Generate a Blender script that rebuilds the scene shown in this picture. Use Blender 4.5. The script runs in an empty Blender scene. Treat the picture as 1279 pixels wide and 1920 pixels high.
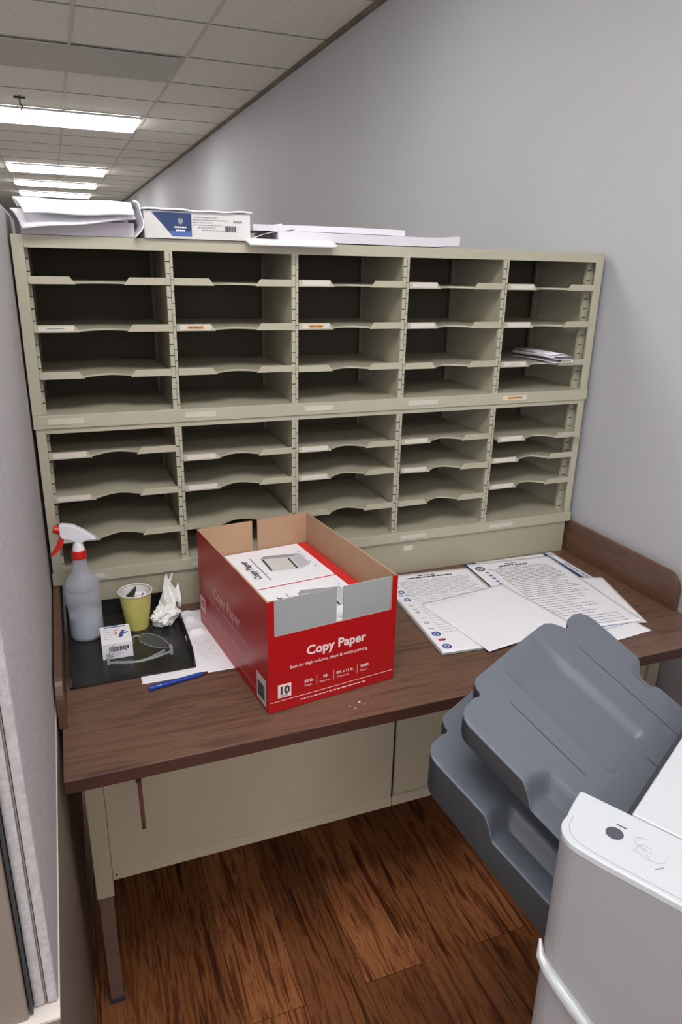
import bpy, bmesh, math, random
from mathutils import Vector, Matrix, noise
from mathutils.geometry import delaunay_2d_cdt
random.seed(7)
C = bpy.context.scene.collection
sc = bpy.context.scene
PI = math.pi

# ------------------------------------------------------------------ materials
def lin(c):
    r = []
    for v in c:
        v = v / 255.0
        r.append(v / 12.92 if v <= .04045 else ((v + .055) / 1.055) ** 2.4)
    return (*r, 1.0)

def mat(name, rgb, rough=.5, metal=0., bump=0., bscale=200., var=0., vscale=20., spec=.5, **kw):
    m = bpy.data.materials.new(name); m.use_nodes = True
    nt = m.node_tree; b = nt.nodes['Principled BSDF']
    col = lin(rgb)
    b.inputs['Base Color'].default_value = col
    b.inputs['Roughness'].default_value = rough
    b.inputs['Metallic'].default_value = metal
    b.inputs['Specular IOR Level'].default_value = spec
    for k, v in kw.items():
        b.inputs[k.replace('_', ' ')].default_value = v
    if bump or var:
        tc = nt.nodes.new('ShaderNodeTexCoord')
    if bump:
        n = nt.nodes.new('ShaderNodeTexNoise'); n.inputs['Scale'].default_value = bscale
        n.inputs['Detail'].default_value = 3
        bp = nt.nodes.new('ShaderNodeBump'); bp.inputs['Strength'].default_value = bump
        bp.inputs['Distance'].default_value = .002
        nt.links.new(tc.outputs['Object'], n.inputs['Vector'])
        nt.links.new(n.outputs['Fac'], bp.inputs['Height'])
        nt.links.new(bp.outputs['Normal'], b.inputs['Normal'])
    if var:
        n = nt.nodes.new('ShaderNodeTexNoise'); n.inputs['Scale'].default_value = vscale
        n.inputs['Detail'].default_value = 4
        r = nt.nodes.new('ShaderNodeValToRGB')
        r.color_ramp.elements[0].position = .3; r.color_ramp.elements[1].position = .7
        r.color_ramp.elements[0].color = (*[c * (1 - var) for c in col[:3]], 1)
        r.color_ramp.elements[1].color = (*[min(1, c * (1 + var)) for c in col[:3]], 1)
        nt.links.new(tc.outputs['Object'], n.inputs['Vector'])
        nt.links.new(n.outputs['Fac'], r.inputs['Fac'])
        nt.links.new(r.outputs['Color'], b.inputs['Base Color'])
    return m

def wood(name, stops, scale, stretch, rough=.35, planks=None, bump=.1):
    m = bpy.data.materials.new(name); m.use_nodes = True
    nt = m.node_tree; b = nt.nodes['Principled BSDF']; L = nt.links.new
    b.inputs['Roughness'].default_value = rough
    tc = nt.nodes.new('ShaderNodeTexCoord')
    mp = nt.nodes.new('ShaderNodeMapping'); mp.inputs['Scale'].default_value = stretch
    L(tc.outputs['Object'], mp.inputs['Vector'])
    vec = mp.outputs['Vector']
    if planks:
        # a random offset for every plank
        br = nt.nodes.new('ShaderNodeTexBrick')
        br.inputs['Scale'].default_value = 1; br.inputs['Brick Width'].default_value = planks[0]
        br.inputs['Row Height'].default_value = planks[1]; br.inputs['Mortar Size'].default_value = .0007
        br.inputs['Color1'].default_value = (0, 0, 0, 1); br.inputs['Color2'].default_value = (1, 1, 1, 1)
        br.inputs['Mortar'].default_value = (.5, .5, .5, 1); br.inputs['Bias'].default_value = 0
        mr = nt.nodes.new('ShaderNodeMapping'); mr.inputs['Rotation'].default_value = (0, 0, PI / 2)
        L(tc.outputs['Object'], mr.inputs['Vector']); L(mr.outputs['Vector'], br.inputs['Vector'])
        sv = nt.nodes.new('ShaderNodeVectorMath'); sv.operation = 'SCALE'; sv.inputs['Scale'].default_value = 37.
        L(br.outputs['Color'], sv.inputs[0])
        ad = nt.nodes.new('ShaderNodeVectorMath'); ad.operation = 'ADD'
        L(vec, ad.inputs[0]); L(sv.outputs[0], ad.inputs[1]); vec = ad.outputs[0]
    n = nt.nodes.new('ShaderNodeTexNoise'); n.inputs['Scale'].default_value = scale
    n.inputs['Detail'].default_value = 8; n.inputs['Roughness'].default_value = .62
    n.inputs['Distortion'].default_value = .9
    L(vec, n.inputs['Vector'])
    r = nt.nodes.new('ShaderNodeValToRGB')
    e = r.color_ramp.elements
    e[0].position = stops[0][0]; e[0].color = lin(stops[0][1])
    e[1].position = stops[-1][0]; e[1].color = lin(stops[-1][1])
    for p, c in stops[1:-1]:
        x = e.new(p); x.color = lin(c)
    L(n.outputs['Fac'], r.inputs['Fac'])
    out = r.outputs['Color']
    if planks:
        mx = nt.nodes.new('ShaderNodeMix'); mx.data_type = 'RGBA'; mx.blend_type = 'MULTIPLY'
        mx.inputs['Factor'].default_value = 1
        rr = nt.nodes.new('ShaderNodeValToRGB')
        rr.color_ramp.elements[0].color = (.62, .58, .54, 1); rr.color_ramp.elements[1].color = (1.25, 1.2, 1.15, 1)
        L(br.outputs['Color'], rr.inputs['Fac'])
        L(out, mx.inputs['A']); L(rr.outputs['Color'], mx.inputs['B'])
        m2 = nt.nodes.new('ShaderNodeMix'); m2.data_type = 'RGBA'; m2.inputs['B'].default_value = (.02, .009, .005, 1)
        L(br.outputs['Fac'], m2.inputs['Factor']); L(mx.outputs['Result'], m2.inputs['A'])
        out = m2.outputs['Result']
    L(out, b.inputs['Base Color'])
    bp = nt.nodes.new('ShaderNodeBump'); bp.inputs['Strength'].default_value = bump; bp.inputs['Distance'].default_value = .001
    L(n.outputs['Fac'], bp.inputs['Height']); L(bp.outputs['Normal'], b.inputs['Normal'])
    return m

def emit(name, rgb, s):
    m = bpy.data.materials.new(name); m.use_nodes = True
    nt = m.node_tree; nt.nodes.clear()
    e = nt.nodes.new('ShaderNodeEmission'); e.inputs['Color'].default_value = (*rgb, 1); e.inputs['Strength'].default_value = s
    o = nt.nodes.new('ShaderNodeOutputMaterial'); nt.links.new(e.outputs[0], o.inputs[0])
    return m

def clear(name, rgb, transp=.6, rough=.1, translucent=.0):
    """thin plastic: transparent mixed with glossy / translucent / diffuse"""
    m = bpy.data.materials.new(name); m.use_nodes = True
    nt = m.node_tree; nt.nodes.clear(); L = nt.links.new
    t = nt.nodes.new('ShaderNodeBsdfTransparent')
    b = nt.nodes.new('ShaderNodeBsdfPrincipled'); b.inputs['Base Color'].default_value = lin(rgb); b.inputs['Roughness'].default_value = rough
    s2 = b.outputs[0]
    if translucent:
        tr = nt.nodes.new('ShaderNodeBsdfTranslucent'); tr.inputs['Color'].default_value = lin(rgb)
        mm = nt.nodes.new('ShaderNodeMixShader'); mm.inputs[0].default_value = translucent
        L(b.outputs[0], mm.inputs[1]); L(tr.outputs[0], mm.inputs[2]); s2 = mm.outputs[0]
    mx = nt.nodes.new('ShaderNodeMixShader'); mx.inputs[0].default_value = 1 - transp
    L(t.outputs[0], mx.inputs[1]); L(s2, mx.inputs[2])
    o = nt.nodes.new('ShaderNodeOutputMaterial'); L(mx.outputs[0], o.inputs[0])
    return m

M = dict(
    wall=mat('wall paint', (185, 185, 190), .6, bump=.05, bscale=300, var=.02, vscale=2),
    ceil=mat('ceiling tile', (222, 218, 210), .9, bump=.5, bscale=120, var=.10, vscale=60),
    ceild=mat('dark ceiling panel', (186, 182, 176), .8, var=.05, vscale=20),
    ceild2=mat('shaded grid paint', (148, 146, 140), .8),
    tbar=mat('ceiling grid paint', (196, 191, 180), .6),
    tbard=mat('stained wall angle', (112, 100, 86), .7, var=.35, vscale=8),
    cream=mat('cream enamel', (179, 174, 154), .42, bump=.06, bscale=400, var=.03, vscale=6),
    backp=mat('shaded dark back board', (80, 72, 58), .7, var=.05, vscale=5),  # dark board, toned down further for the shade inside the slots
    rearch=mat('shaded rear channel', (122, 115, 98), .6),  # rear channels darkened in colour for the shade at the back
    cream2=mat('shaded cream enamel', (168, 161, 140), .5, var=.03, vscale=6),  # cream toned down, interior shade put into the colour
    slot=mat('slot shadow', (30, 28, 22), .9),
    desk_under=mat('desk sheet metal', (186, 175, 152), .5, var=.05, vscale=5),
    brownleg=mat('brown painted metal', (112, 88, 78), .5, var=.06, vscale=12),
    fabric=mat('grey panel fabric', (192, 187, 189), .95, bump=.9, bscale=900, var=.13, vscale=160),
    taupe=mat('taupe laminate', (128, 116, 106), .6, var=.04, vscale=10),
    ledge=mat('pale partition trim', (196, 188, 182), .5),
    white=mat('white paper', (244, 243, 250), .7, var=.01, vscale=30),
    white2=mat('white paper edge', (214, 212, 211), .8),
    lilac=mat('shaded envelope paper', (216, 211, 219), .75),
    ink=mat('grey print', (146, 146, 154), .8),
    inkd=mat('dark print', (58, 58, 68), .8),
    inkl=mat('faint print', (196, 196, 204), .8),
    blue=mat('blue print', (62, 88, 160), .6),
    lblue=mat('pale blue print', (170, 196, 226), .6),
    navy=mat('navy print', (28, 52, 100), .5),
    sky=mat('lighter blue print', (70, 100, 170), .5),
    green=mat('green print', (60, 122, 110), .6),
    orange=mat('orange print', (214, 158, 92), .6),
    redp=mat('red print', (190, 60, 70), .6),
    boxred=mat('glossy red carton', (176, 22, 26), .32, var=.03, vscale=4),
    reamred=mat('red ream wrapper', (214, 44, 44), .35),
    kraft=mat('kraft cardboard', (178, 144, 116), .85, bump=.1, bscale=150, var=.05, vscale=10),
    flute=mat('grey torn board', (156, 158, 160), .85, var=.04, vscale=12),
    pinkish=mat('pale box lettering', (240, 214, 212), .6),
    labelgrey=mat('barcode label', (196, 190, 190), .6),
    black=mat('black plastic', (26, 26, 28), .28, bump=.05, bscale=80),
    blackf=mat('scuffed black tray floor', (38, 37, 37), .3, var=.3, vscale=14),
    red=mat('red plastic', (214, 36, 30), .35),
    wplast=mat('white plastic', (232, 234, 240), .35),
    yellow=mat('yellow paper cup', (206, 200, 110), .6, var=.04, vscale=40),
    cupw=mat('cup inside', (224, 222, 220), .6),
    tissue=mat('tissue paper', (240, 240, 238), .9, bump=.3, bscale=120),
    penblue=mat('blue pen plastic', (32, 66, 160), .25),
    pend=mat('dark pen end', (60, 30, 34), .4),
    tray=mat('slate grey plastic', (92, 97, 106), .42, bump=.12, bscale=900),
    trayd=mat('shaded slate plastic', (40, 41, 45), .5, bump=.1, bscale=700),  # tray sides with their shadow painted in; also the engraved lines
    copier=mat('copier white plastic', (184, 187, 193), .38, bump=.04, bscale=800),
    copgrey=mat('copier door grey', (146, 143, 146), .42, bump=.05, bscale=700),
    copdark=mat('copier dark grey', (50, 52, 58), .5),
    button=mat('dark oval mark', (72, 70, 82), .4),
    silver=mat('satin silver plastic', (176, 178, 180), .3, metal=.25),
    strap=mat('brown leather strap', (96, 60, 50), .6),
    symb=mat('moulded grey line', (176, 176, 180), .5),
    carpet=mat('pale bounce carpet', (178, 172, 166), .95, bump=.5, bscale=500, var=.08, vscale=60),
    chrome=mat('grey wire', (70, 68, 66), .4, metal=.6),
    crumb=mat('pale crumb', (214, 196, 150), .8),
    label=mat('white label strip', (212, 206, 196), .5),
    labelc=mat('clear label holder', (204, 198, 184), .3),
    packet=mat('black green packet', (52, 60, 46), .5),
    pack2=mat('green lettering', (120, 140, 70), .5),
    diffuser2=emit('dimmer lit diffuser', (1.0, .985, .96), 6.0),
    lightframe=mat('light trim', (215, 215, 215), .5),
    diffuser=emit('lit diffuser', (1.0, .985, .96), 12.8),
)
M['desktop'] = wood('walnut laminate', [(.25, (66, 47, 40)), (.45, (102, 75, 62)), (.55, (117, 88, 73)), (.75, (87, 64, 53))], 3.0, (2.2, 26, 26), .36)
M['deskedge'] = wood('walnut edge band', [(.25, (58, 36, 30)), (.5, (78, 50, 41)), (.75, (64, 42, 34))], 3.0, (2.0, 30, 30), .4)
M['guard'] = wood('walnut side board', [(.25, (70, 48, 38)), (.5, (104, 74, 58)), (.75, (82, 58, 46))], 3.0, (26, 2.0, 26), .35)
M['floor'] = wood('red brown plank floor', [(.27, (30, 16, 10)), (.41, (104, 60, 36)), (.50, (158, 104, 66)), (.59, (128, 76, 46)), (.74, (52, 27, 16))], 2.2, (24, 1.9, 10), .3, planks=(1.2, .15), bump=.12)
M['bottle'] = clear('milky bottle plastic', (232, 238, 250), .45, .25, .55)
M['lens'] = clear('clear lens', (200, 205, 208), .84, .05)
M['frameclear'] = clear('clear frame plastic', (170, 174, 176), .35, .15)
M['film'] = clear('laminate edge film', (190, 196, 196), .55, .15)
M['liquid'] = mat('cleaning liquid', (186, 192, 200), .25)

# ------------------------------------------------------------------ mesh builder
class MB:
    def __init__(s): s.v = []; s.f = []; s.m = []; s.smooth = []
    def add(s, vs, fs, mi=0, sm=False):
        o = len(s.v); s.v += [tuple(v) for v in vs]
        for f in fs: s.f.append([i + o for i in f]); s.m.append(mi); s.smooth.append(sm)
        return s
    def box(s, x0, x1, y0, y1, z0, z1, mi=0):
        v = [(x0, y0, z0), (x1, y0, z0), (x1, y1, z0), (x0, y1, z0), (x0, y0, z1), (x1, y0, z1), (x1, y1, z1), (x0, y1, z1)]
        return s.add(v, [(0, 3, 2, 1), (4, 5, 6, 7), (0, 1, 5, 4), (1, 2, 6, 5), (2, 3, 7, 6), (3, 0, 4, 7)], mi)
    def prism(s, poly, h, mi=0, axis='z', a0=0., sm=False):
        """poly in the plane perpendicular to axis, extruded from a0 to h"""
        def P(p, t):
            return {'z': (p[0], p[1], t), 'y': (p[0], t, p[1]), 'x': (t, p[0], p[1])}[axis]
        n = len(poly); v = [P(p, a0) for p in poly] + [P(p, h) for p in poly]
        f = [list(range(n))[::-1], list(range(n, 2 * n))]
        s.add(v, f, mi)
        return s.add(v, [(i, (i + 1) % n, (i + 1) % n + n, i + n) for i in range(n)], mi, sm)
    def tube(s, path, r, mi=0, n=10, cap=True):
        path = [Vector(p) for p in path]; rs = r if isinstance(r, (list, tuple)) else [r] * len(path)
        o = []; up = Vector((0, 0, 1))
        for i, p in enumerate(path):
            t = (path[min(i + 1, len(path) - 1)] - path[max(i - 1, 0)]).normalized()
            if abs(t.dot(up)) > .98: up = Vector((1, 0, 0)) if abs(t.x) < .9 else Vector((0, 1, 0))
            a = t.cross(up).normalized(); b = t.cross(a).normalized()
            o += [p + (a * math.cos(2 * PI * k / n) + b * math.sin(2 * PI * k / n)) * rs[i] for k in range(n)]
        f = []
        for i in range(len(path) - 1):
            for k in range(n):
                k2 = (k + 1) % n
                f.append((i * n + k, i * n + k2, (i + 1) * n + k2, (i + 1) * n + k))
        s.add(o, f, mi, True)
        if cap:
            s.add(o, [list(range(n))[::-1], [(len(path) - 1) * n + k for k in range(n)]], mi)
        return s
    def lathe(s, prof, c=(0, 0), n=40, mi=0, sx=1., sy=1.):
        v = []
        for r, z in prof:
            v += [(c[0] + sx * r * math.cos(2 * PI * k / n), c[1] + sy * r * math.sin(2 * PI * k / n), z) for k in range(n)]
        f = []
        for i in range(len(prof) - 1):
            for k in range(n):
                k2 = (k + 1) % n
                f.append((i * n + k, i * n + k2, (i + 1) * n + k2, (i + 1) * n + k))
        return s.add(v, f, mi, True)
    def grid(s, fn, nu, nv, mi=0, sm=True):
        v = [fn(i / nu, j / nv) for j in range(nv + 1) for i in range(nu + 1)]
        f = [(j * (nu + 1) + i, j * (nu + 1) + i + 1, (j + 1) * (nu + 1) + i + 1, (j + 1) * (nu + 1) + i) for j in range(nv) for i in range(nu)]
        return s.add(v, f, mi, sm)
    def quad(s, a, b, c, d, mi=0): return s.add([a, b, c, d], [(0, 1, 2, 3)], mi)
    def build(s, name, mats, parent=None, off=None, bevel=0., solid=0., merge=True, kind=None, sharp=.75):
        if not isinstance(mats, (list, tuple)): mats = [mats]
        if off is None:
            off = Vector((0, 0, 0)); p = parent
            while p is not None: off = off + p.location; p = p.parent
            if parent is not None and parent.get('_local'): off = Vector((0, 0, 0))
        off = Vector(off)
        me = bpy.data.meshes.new(name)
        me.from_pydata([tuple(Vector(v) - off) for v in s.v], [], s.f)
        for m in mats: me.materials.append(m)
        for p, mi, sm in zip(me.polygons, s.m, s.smooth): p.material_index = mi; p.use_smooth = sm
        if merge:
            bm = bmesh.new(); bm.from_mesh(me)
            bmesh.ops.remove_doubles(bm, verts=bm.verts, dist=1e-6)
            bmesh.ops.recalc_face_normals(bm, faces=bm.faces)
            for e in bm.edges:
                if len(e.link_faces) == 2 and e.calc_face_angle(0) > sharp: e.smooth = False
            bm.to_mesh(me); bm.free()
        o = bpy.data.objects.new(name, me); C.objects.link(o)
        if parent is not None:
            o.parent = parent
            if parent.get('_local'): o['_local'] = 1
        else:
            o.location = off
        if solid:
            md = o.modifiers.new('solid', 'SOLIDIFY'); md.thickness = solid; md.offset = 0
        if bevel:
            md = o.modifiers.new('bevel', 'BEVEL'); md.width = bevel; md.segments = 2; md.limit_method = 'ANGLE'
            md.angle_limit = math.radians(40); md.harden_normals = False
        if kind: o['kind'] = kind
        return o

def thing(name, label, cat, loc, rotz=0, group=None, local=False):
    o = bpy.data.objects.new(name, None); C.objects.link(o)
    o.empty_display_size = .05
    o.location = loc; o.rotation_euler = (0, 0, rotz); o['label'] = label; o['category'] = cat
    if group: o['group'] = group
    if local: o['_local'] = 1
    return o
def tag(o, label, cat, group=None, kind=None):
    o['label'] = label; o['category'] = cat
    if group: o['group'] = group
    if kind: o['kind'] = kind
    return o
def struct(name, mb, m, off=(0, 0, 0), **k):
    o = mb.build(name, m, off=off, **k); o['kind'] = 'structure'; return o

_txt = {}
def text_geo(s, size, bold=0., align='LEFT', spacing=1.):
    key = (s, size, bold, align, spacing)
    if key in _txt: return _txt[key]
    cu = bpy.data.curves.new('t', 'FONT'); cu.body = s; cu.size = size; cu.offset = bold; cu.align_x = align
    cu.resolution_u = 3; cu.space_character = spacing
    o = bpy.data.objects.new('t', cu); C.objects.link(o); bpy.context.view_layer.update()
    me = bpy.data.meshes.new_from_object(o)
    r = ([tuple(v.co) for v in me.vertices], [list(p.vertices) for p in me.polygons])
    bpy.data.objects.remove(o); bpy.data.curves.remove(cu); bpy.data.meshes.remove(me)
    _txt[key] = r
    return r
def put_text(mb, s, size, fn, bold=0., align='LEFT', mi=0, spacing=1.):
    v, f = text_geo(s, size, bold, align, spacing)
    mb.add([fn(p[0], p[1]) for p in v], f, mi)

# ================================================================== THE ROOM
ZC = 2.717; XW = 1.545
struct('floor', MB().box(-.15, XW + .1, -5, .45, -.1, 0), M['floor'])
struct('floor', MB().box(-7, -.15, -5, 18, -.1, 0).box(-.15, XW + .1, .45, 18, -.1, 0), M['carpet'])  # unseen pale carpet, added to bounce light up to the ceiling
struct('ceiling', MB().box(-7, XW + .1, -5, 18, ZC, ZC + .1), M['ceil'])
struct('wall_right', MB().box(XW, XW + .15, -5, 18, 0, ZC), M['wall'])
struct('wall_left', MB().box(-7.1, -7, -5, 18, 0, ZC), M['wall'])
struct('wall_back', MB().box(-7, XW, -5.1, -5, 0, 1.2).box(-7, XW, -5.1, -5, 2.5, ZC).box(XW - .5, XW, -5.1, -5, 1.2, 2.5), M['wall'])
for i in range(4):  # unseen windows, added so world light fills the room from behind
    x0 = -7 + i * 2.01; x1 = x0 + 2.01
    mb = MB().box(x0, x0 + .06, -5.09, -5.01, 1.2, 2.5).box(x1 - .06, x1, -5.09, -5.01, 1.2, 2.5)
    mb.box(x0 + .06, x1 - .06, -5.09, -5.01, 1.2, 1.26).box(x0 + .06, x1 - .06, -5.09, -5.01, 2.44, 2.5)
    struct('added_window_%d' % (i + 1), mb, M['lightframe'])
struct('wall_far', MB().box(-7, XW, 18, 18.1, 0, ZC), M['wall'])
# stained angle along the top of the right wall
struct('trim_1', MB().box(XW - .018, XW, -5, 18, ZC - .022, ZC - .0005), M['tbard'])
mb = MB()
k = 0
x = XW - .63
while x > -7:
    mb.box(x - .008, x + .008, -5, 18, ZC - .006, ZC - .0005); x -= .63
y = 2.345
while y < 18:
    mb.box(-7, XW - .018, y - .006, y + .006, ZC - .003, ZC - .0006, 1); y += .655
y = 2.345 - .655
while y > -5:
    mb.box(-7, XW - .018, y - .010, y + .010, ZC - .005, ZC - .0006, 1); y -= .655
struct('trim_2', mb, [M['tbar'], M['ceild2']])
# darker flat panel in the ceiling
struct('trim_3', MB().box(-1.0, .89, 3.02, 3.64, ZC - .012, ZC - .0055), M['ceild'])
struct('baseboard_right', MB().box(XW - .012, XW, -5, 18, 0, .1), M['brownleg'])

def troffer(x0, x1, y0, y1, label, m='diffuser'):
    t = thing('ceiling_light', label, 'ceiling light', ((x0 + x1) / 2, (y0 + y1) / 2, ZC - .02), group='recessed fluorescent ceiling lights')
    f = MB(); w = .02
    z0, z1 = ZC - .022, ZC - .0062
    f.box(x0, x1, y0, y0 + w, z0, z1); f.box(x0, x1, y1 - w, y1, z0, z1)
    f.box(x0, x0 + w, y0 + w, y1 - w, z0, z1); f.box(x1 - w, x1, y0 + w, y1 - w, z0, z1)
    f.build('frame', M['lightframe'], t)
    MB().prism([(y0 + w, ZC - .0062), (y1 - w, ZC - .0062), (y1 - w, ZC - .03), (y1 - w - .05, ZC - .045), (y0 + w + .05, ZC - .045), (y0 + w, ZC - .03)], x1 - w, axis='x', a0=x0 + w).build('diffuser', M[m], t)
    return t
troffer(-.33, .885, 4.96, 5.60, 'long lit ceiling light nearest the camera, above the paper stacks')
troffer(-.33, .875, 8.74, 9.48, 'second lit ceiling light along the row behind the sorter')
troffer(-.33, .875, 10.85, 11.5, 'third lit ceiling light along the row, between two others')
troffer(-.33, .875, 12.9, 13.55, 'farthest and smallest lit ceiling light in the row')
troffer(-.33, .885, .48, 1.12, 'ceiling light above the space just behind the sorter', 'diffuser2')
troffer(-.33, .885, -1.57, -.93, 'ceiling light above the desk and the camera')
troffer(-.33, .885, -3.62, -2.98, 'ceiling light farthest behind the camera')
troffer(-2.72, -1.50, -3.62, -2.98, 'added unseen ceiling light behind and left of the partition')  # left row is unseen, placed to throw light over the partition
troffer(-2.72, -1.50, -1.57, -.93, 'added unseen ceiling light left of the partition, beside the camera')
troffer(-2.72, -1.50, .48, 1.12, 'added unseen ceiling light left of the partition')
troffer(-2.72, -1.50, 4.96, 5.60, 'added unseen ceiling light in the left row, far side')
hk = MB().tube([(-.02, 4.58, ZC - .001), (-.02, 4.58, ZC - .05), (-.005, 4.58, ZC - .07), (-.02, 4.58, ZC - .095), (-.045, 4.58, ZC - .08)], .006)
hk.tube([(-.06, 4.58, ZC - .012), (.02, 4.58, ZC - .012)], .008)
tag(hk.build('ceiling_hook', M['chrome'], off=(-.02, 4.58, ZC - .05)), 'small dark wire hook hanging from the ceiling beside the nearest light', 'hook')

# ================================================================== PARTITION
t = thing('office_partition', 'grey fabric cubicle partition standing along the left edge of the desk', 'partition', (-.04, -.4, 0))
MB().box(-.085, -.004, -1.056, .45, 0, .79).build('lower_panel', M['taupe'], t, bevel=.002)
MB().box(-.088, -.0032, -1.060, .45, .79, .7935).build('ledge_trim', M['ledge'], t)
MB().box(-.0165, -.0048, -1.040, .45, .7942, 1.705).build('fabric_pad', M['fabric'], t, bevel=.003)
MB().box(-.0182, -.0168, -1.039, .45, .7942, 1.70).build('seam_strip', M['taupe'], t)
MB().box(-.031, -.0185, -1.040, .45, .7942, 1.705).build('fabric_pad', M['fabric'], t, bevel=.003)
MB().box(-.0345, -.0315, -1.047, .45, .7945, 1.70).build('seam_strip', M['copdark'], t)
MB().box(-.085, -.036, -1.052, .45, .7945, 1.70).build('core_panel', M['taupe'], t, bevel=.002)
MB().box(-.086, -.011, -1.05, .45, 1.706, 1.716).build('top_cap', M['ledge'], t, bevel=.003)
mb = MB()
for (yy, zz) in [(-.70, .12), (-.74, .04)]:
    mb.tube([(-.0045, yy, zz), (-.0032, yy, zz)], .004)
mb.build('screw_hole', M['slot'], t)

# ================================================================== DESK
XR = 1.538; YF = -.6086
desk = thing('desk', 'brown wood-grain topped desk with cream metal aprons under the mail sorter', 'desk', (.77, -.15, 0))
mb = MB().box(.004, XR, YF, .32, .733, .76)
o = mb.build('desk_top', [M['desktop'], M['deskedge']], desk, bevel=.0015)
for p in o.data.polygons:
    if abs(p.normal.z) < .5: p.material_index = 1
def guard(x0, x1):
    poly = [(.31, .7605), (.31, .8605)]
    R = .045; yf = -.452
    for k in range(9):
        a = PI / 2 * k / 8
        poly.append((yf + R - R * math.sin(a), .8605 - R + R * math.cos(a)))
    poly.append((yf, .7605))
    return MB().prism(poly, x1, axis='x', a0=x0)
for x0, x1 in ((-.001, .014), (1.523, XR)):
    guard(x0, x1).build('side_board', M['guard'], desk, bevel=.001)
YA = -.445
def leg(x0, x1, y0, y1):
    lo = MB().box(x0 + .003, x1 - .003, y0 + .003, y1 - .003, 0.012, .3155)
    a = MB().box(x0, x1, y0, y1, .3155, .733).build('leg', M['desk_under'], desk, bevel=.002)
    lo.build('lower_leg', M['brownleg'], a, bevel=.002)
    MB().box(x0 + .001, x1 - .001, y0 + .001, y1 - .001, 0, .012).build('foot', M['copdark'], a)
for xx in (.029, 1.482):
    leg(xx, xx + .036, YA - .002, YA + .034); leg(xx, xx + .036, .25, .286)
# apron panels under the top
MB().box(.034, 1.515, .288, .294, .03, .7325).build('back_panel', M['desk_under'], desk)  # unseen panel, added to keep light out from under the desk
mb = MB().box(.0655, .720, YA + .002, YA + .010, .380, .733)
mb.box(.0655, .720, YA - .001, YA + .006, .357, .384)
mb.build('apron_panel', M['desk_under'], desk, bevel=.001)
mb = MB().box(.722, 1.4815, YA + .008, YA + .016, .380, .733)
mb.box(.722, 1.4815, YA - .001, YA + .012, .357, .384)
mb.build('apron_panel', M['desk_under'], desk, bevel=.001)
MB().box(.7193, .7227, YA + .0005, YA + .012, .384, .733).build('apron_seam', M['slot'], desk)
mb = MB().tube([(.0735, YA - .0012, .371), (.0735, YA + .0005, .371)], .0025); mb.build('apron_screw', M['slot'], desk)
for xx in (.029, 1.488):
    MB().box(xx + .005, xx + .02, YA + .0345, .2495, .43, .733).build('side_apron', M['desk_under'], desk)
# brown strap hanging under the edge
mb = MB()
mb.grid(lambda u, v: (.1245 + .0075 * u + .002 * v, -.590 - .004 * math.sin(v * 3), .7325 - .128 * v), 2, 10)
st = mb.build('hanging_strap', M['strap'], off=(.127, -.59, .6), solid=.0015)
MB().box(.1225, .1325, -.5925, -.587, .712, .7328).build('strap_clip', M['black'], st)
tag(st, 'short brown strap hanging from under the left front edge of the desk', 'strap')

# ================================================================== MAIL SORTER
W = 1.525; m_ = .024; cw = (W - 2 * m_) / 5; dv = .0167; DEP = .30
def tick_list(z0, z1, n0=.0258):
    r = []; z = z1 - .022
    while z > z0 + .01: r.append(z); z -= n0
    return r
def shelf_obj(x0, x1, z, parent, front=0., lab=None, tilt=0., taps=True):
    """one adjustable metal shelf: plate with a scooped front edge, two upturned tabs"""
    w = x1 - x0; N = 40
    def fy(u):
        if u < .30 or u > .74: return front
        q = (u - .30) / .44
        return front + .034 * (math.sin(PI * q) ** 1.3)
    mb = MB(); th = .0022
    zz = lambda u: z + tilt * (u - .5)
    vt = []; vb = []
    for i in range(N + 1):
        u = i / N; X = x0 + w * u
        vt.append(((X, fy(u), zz(u) + th), (X, DEP - .012, zz(u) + th)))
        vb.append(((X, fy(u), zz(u)), (X, DEP - .012, zz(u))))
    for i in range(N):
        mb.quad(vt[i][0], vt[i + 1][0], vt[i + 1][1], vt[i][1])
        mb.quad(vb[i][0], vb[i][1], vb[i + 1][1], vb[i + 1][0])
        # rolled front edge
        a, b = vb[i][0], vb[i + 1][0]; c, d = vt[i + 1][0], vt[i][0]
        e = .0024
        mb.quad((a[0], a[1], a[2] - e), (b[0], b[1], b[2] - e), c, d)
    # tabs
    def tab(u0, u1, sl, sr):
        X0 = x0 + w * u0; X1 = x0 + w * u1; h = .0125
        za, zb = zz(u0) - .0035, zz(u1) - .0035
        poly = [(X0, za), (X1, zb), (X1 - (.012 if sr else 0), zb + h + .0035), (X0 + (.012 if sl else 0), za + h + .0035)]
        mb.prism(poly, front + .0002, axis='y', a0=front - .0018)
    tab(0.0, .33, False, True); tab(.68, 1.0, True, False)
    o = mb.build('shelf', M['cream'], parent)
    if lab:
        X0 = x0 + w * .03; X1 = x0 + w * .285
        l = MB().box(X0, X1, front - .0027, front - .0019, zz(.1) - .001, zz(.1) + .0105)
        kids = [M['label']]
        if lab == 'orange':
            l.box(X0 + .016, X1 - .016, front - .0031, front - .0028, zz(.1) + .001, zz(.1) + .0085, 1); kids.append(M['orange'])
            for q in range(9):
                xx = X0 + .020 + q * .004
                if xx + .003 < X1 - .018: l.box(xx, xx + .0024, front - .0034, front - .0032, zz(.1) + .003, zz(.1) + .006, 2)
            kids.append(M['inkd'])
        elif lab == 'text':
            l.box(X0 + .018, X1 - .02, front - .0031, front - .0028, zz(.1) + .004, zz(.1) + .0065, 1); kids.append(M['ink'])
        lo = l.build('shelf_label', kids, o)
        lo['label'] = {'orange': 'white label with an orange printed name band', 'text': 'white label with small grey print'}.get(lab, 'blank white label strip')
    return o

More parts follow.
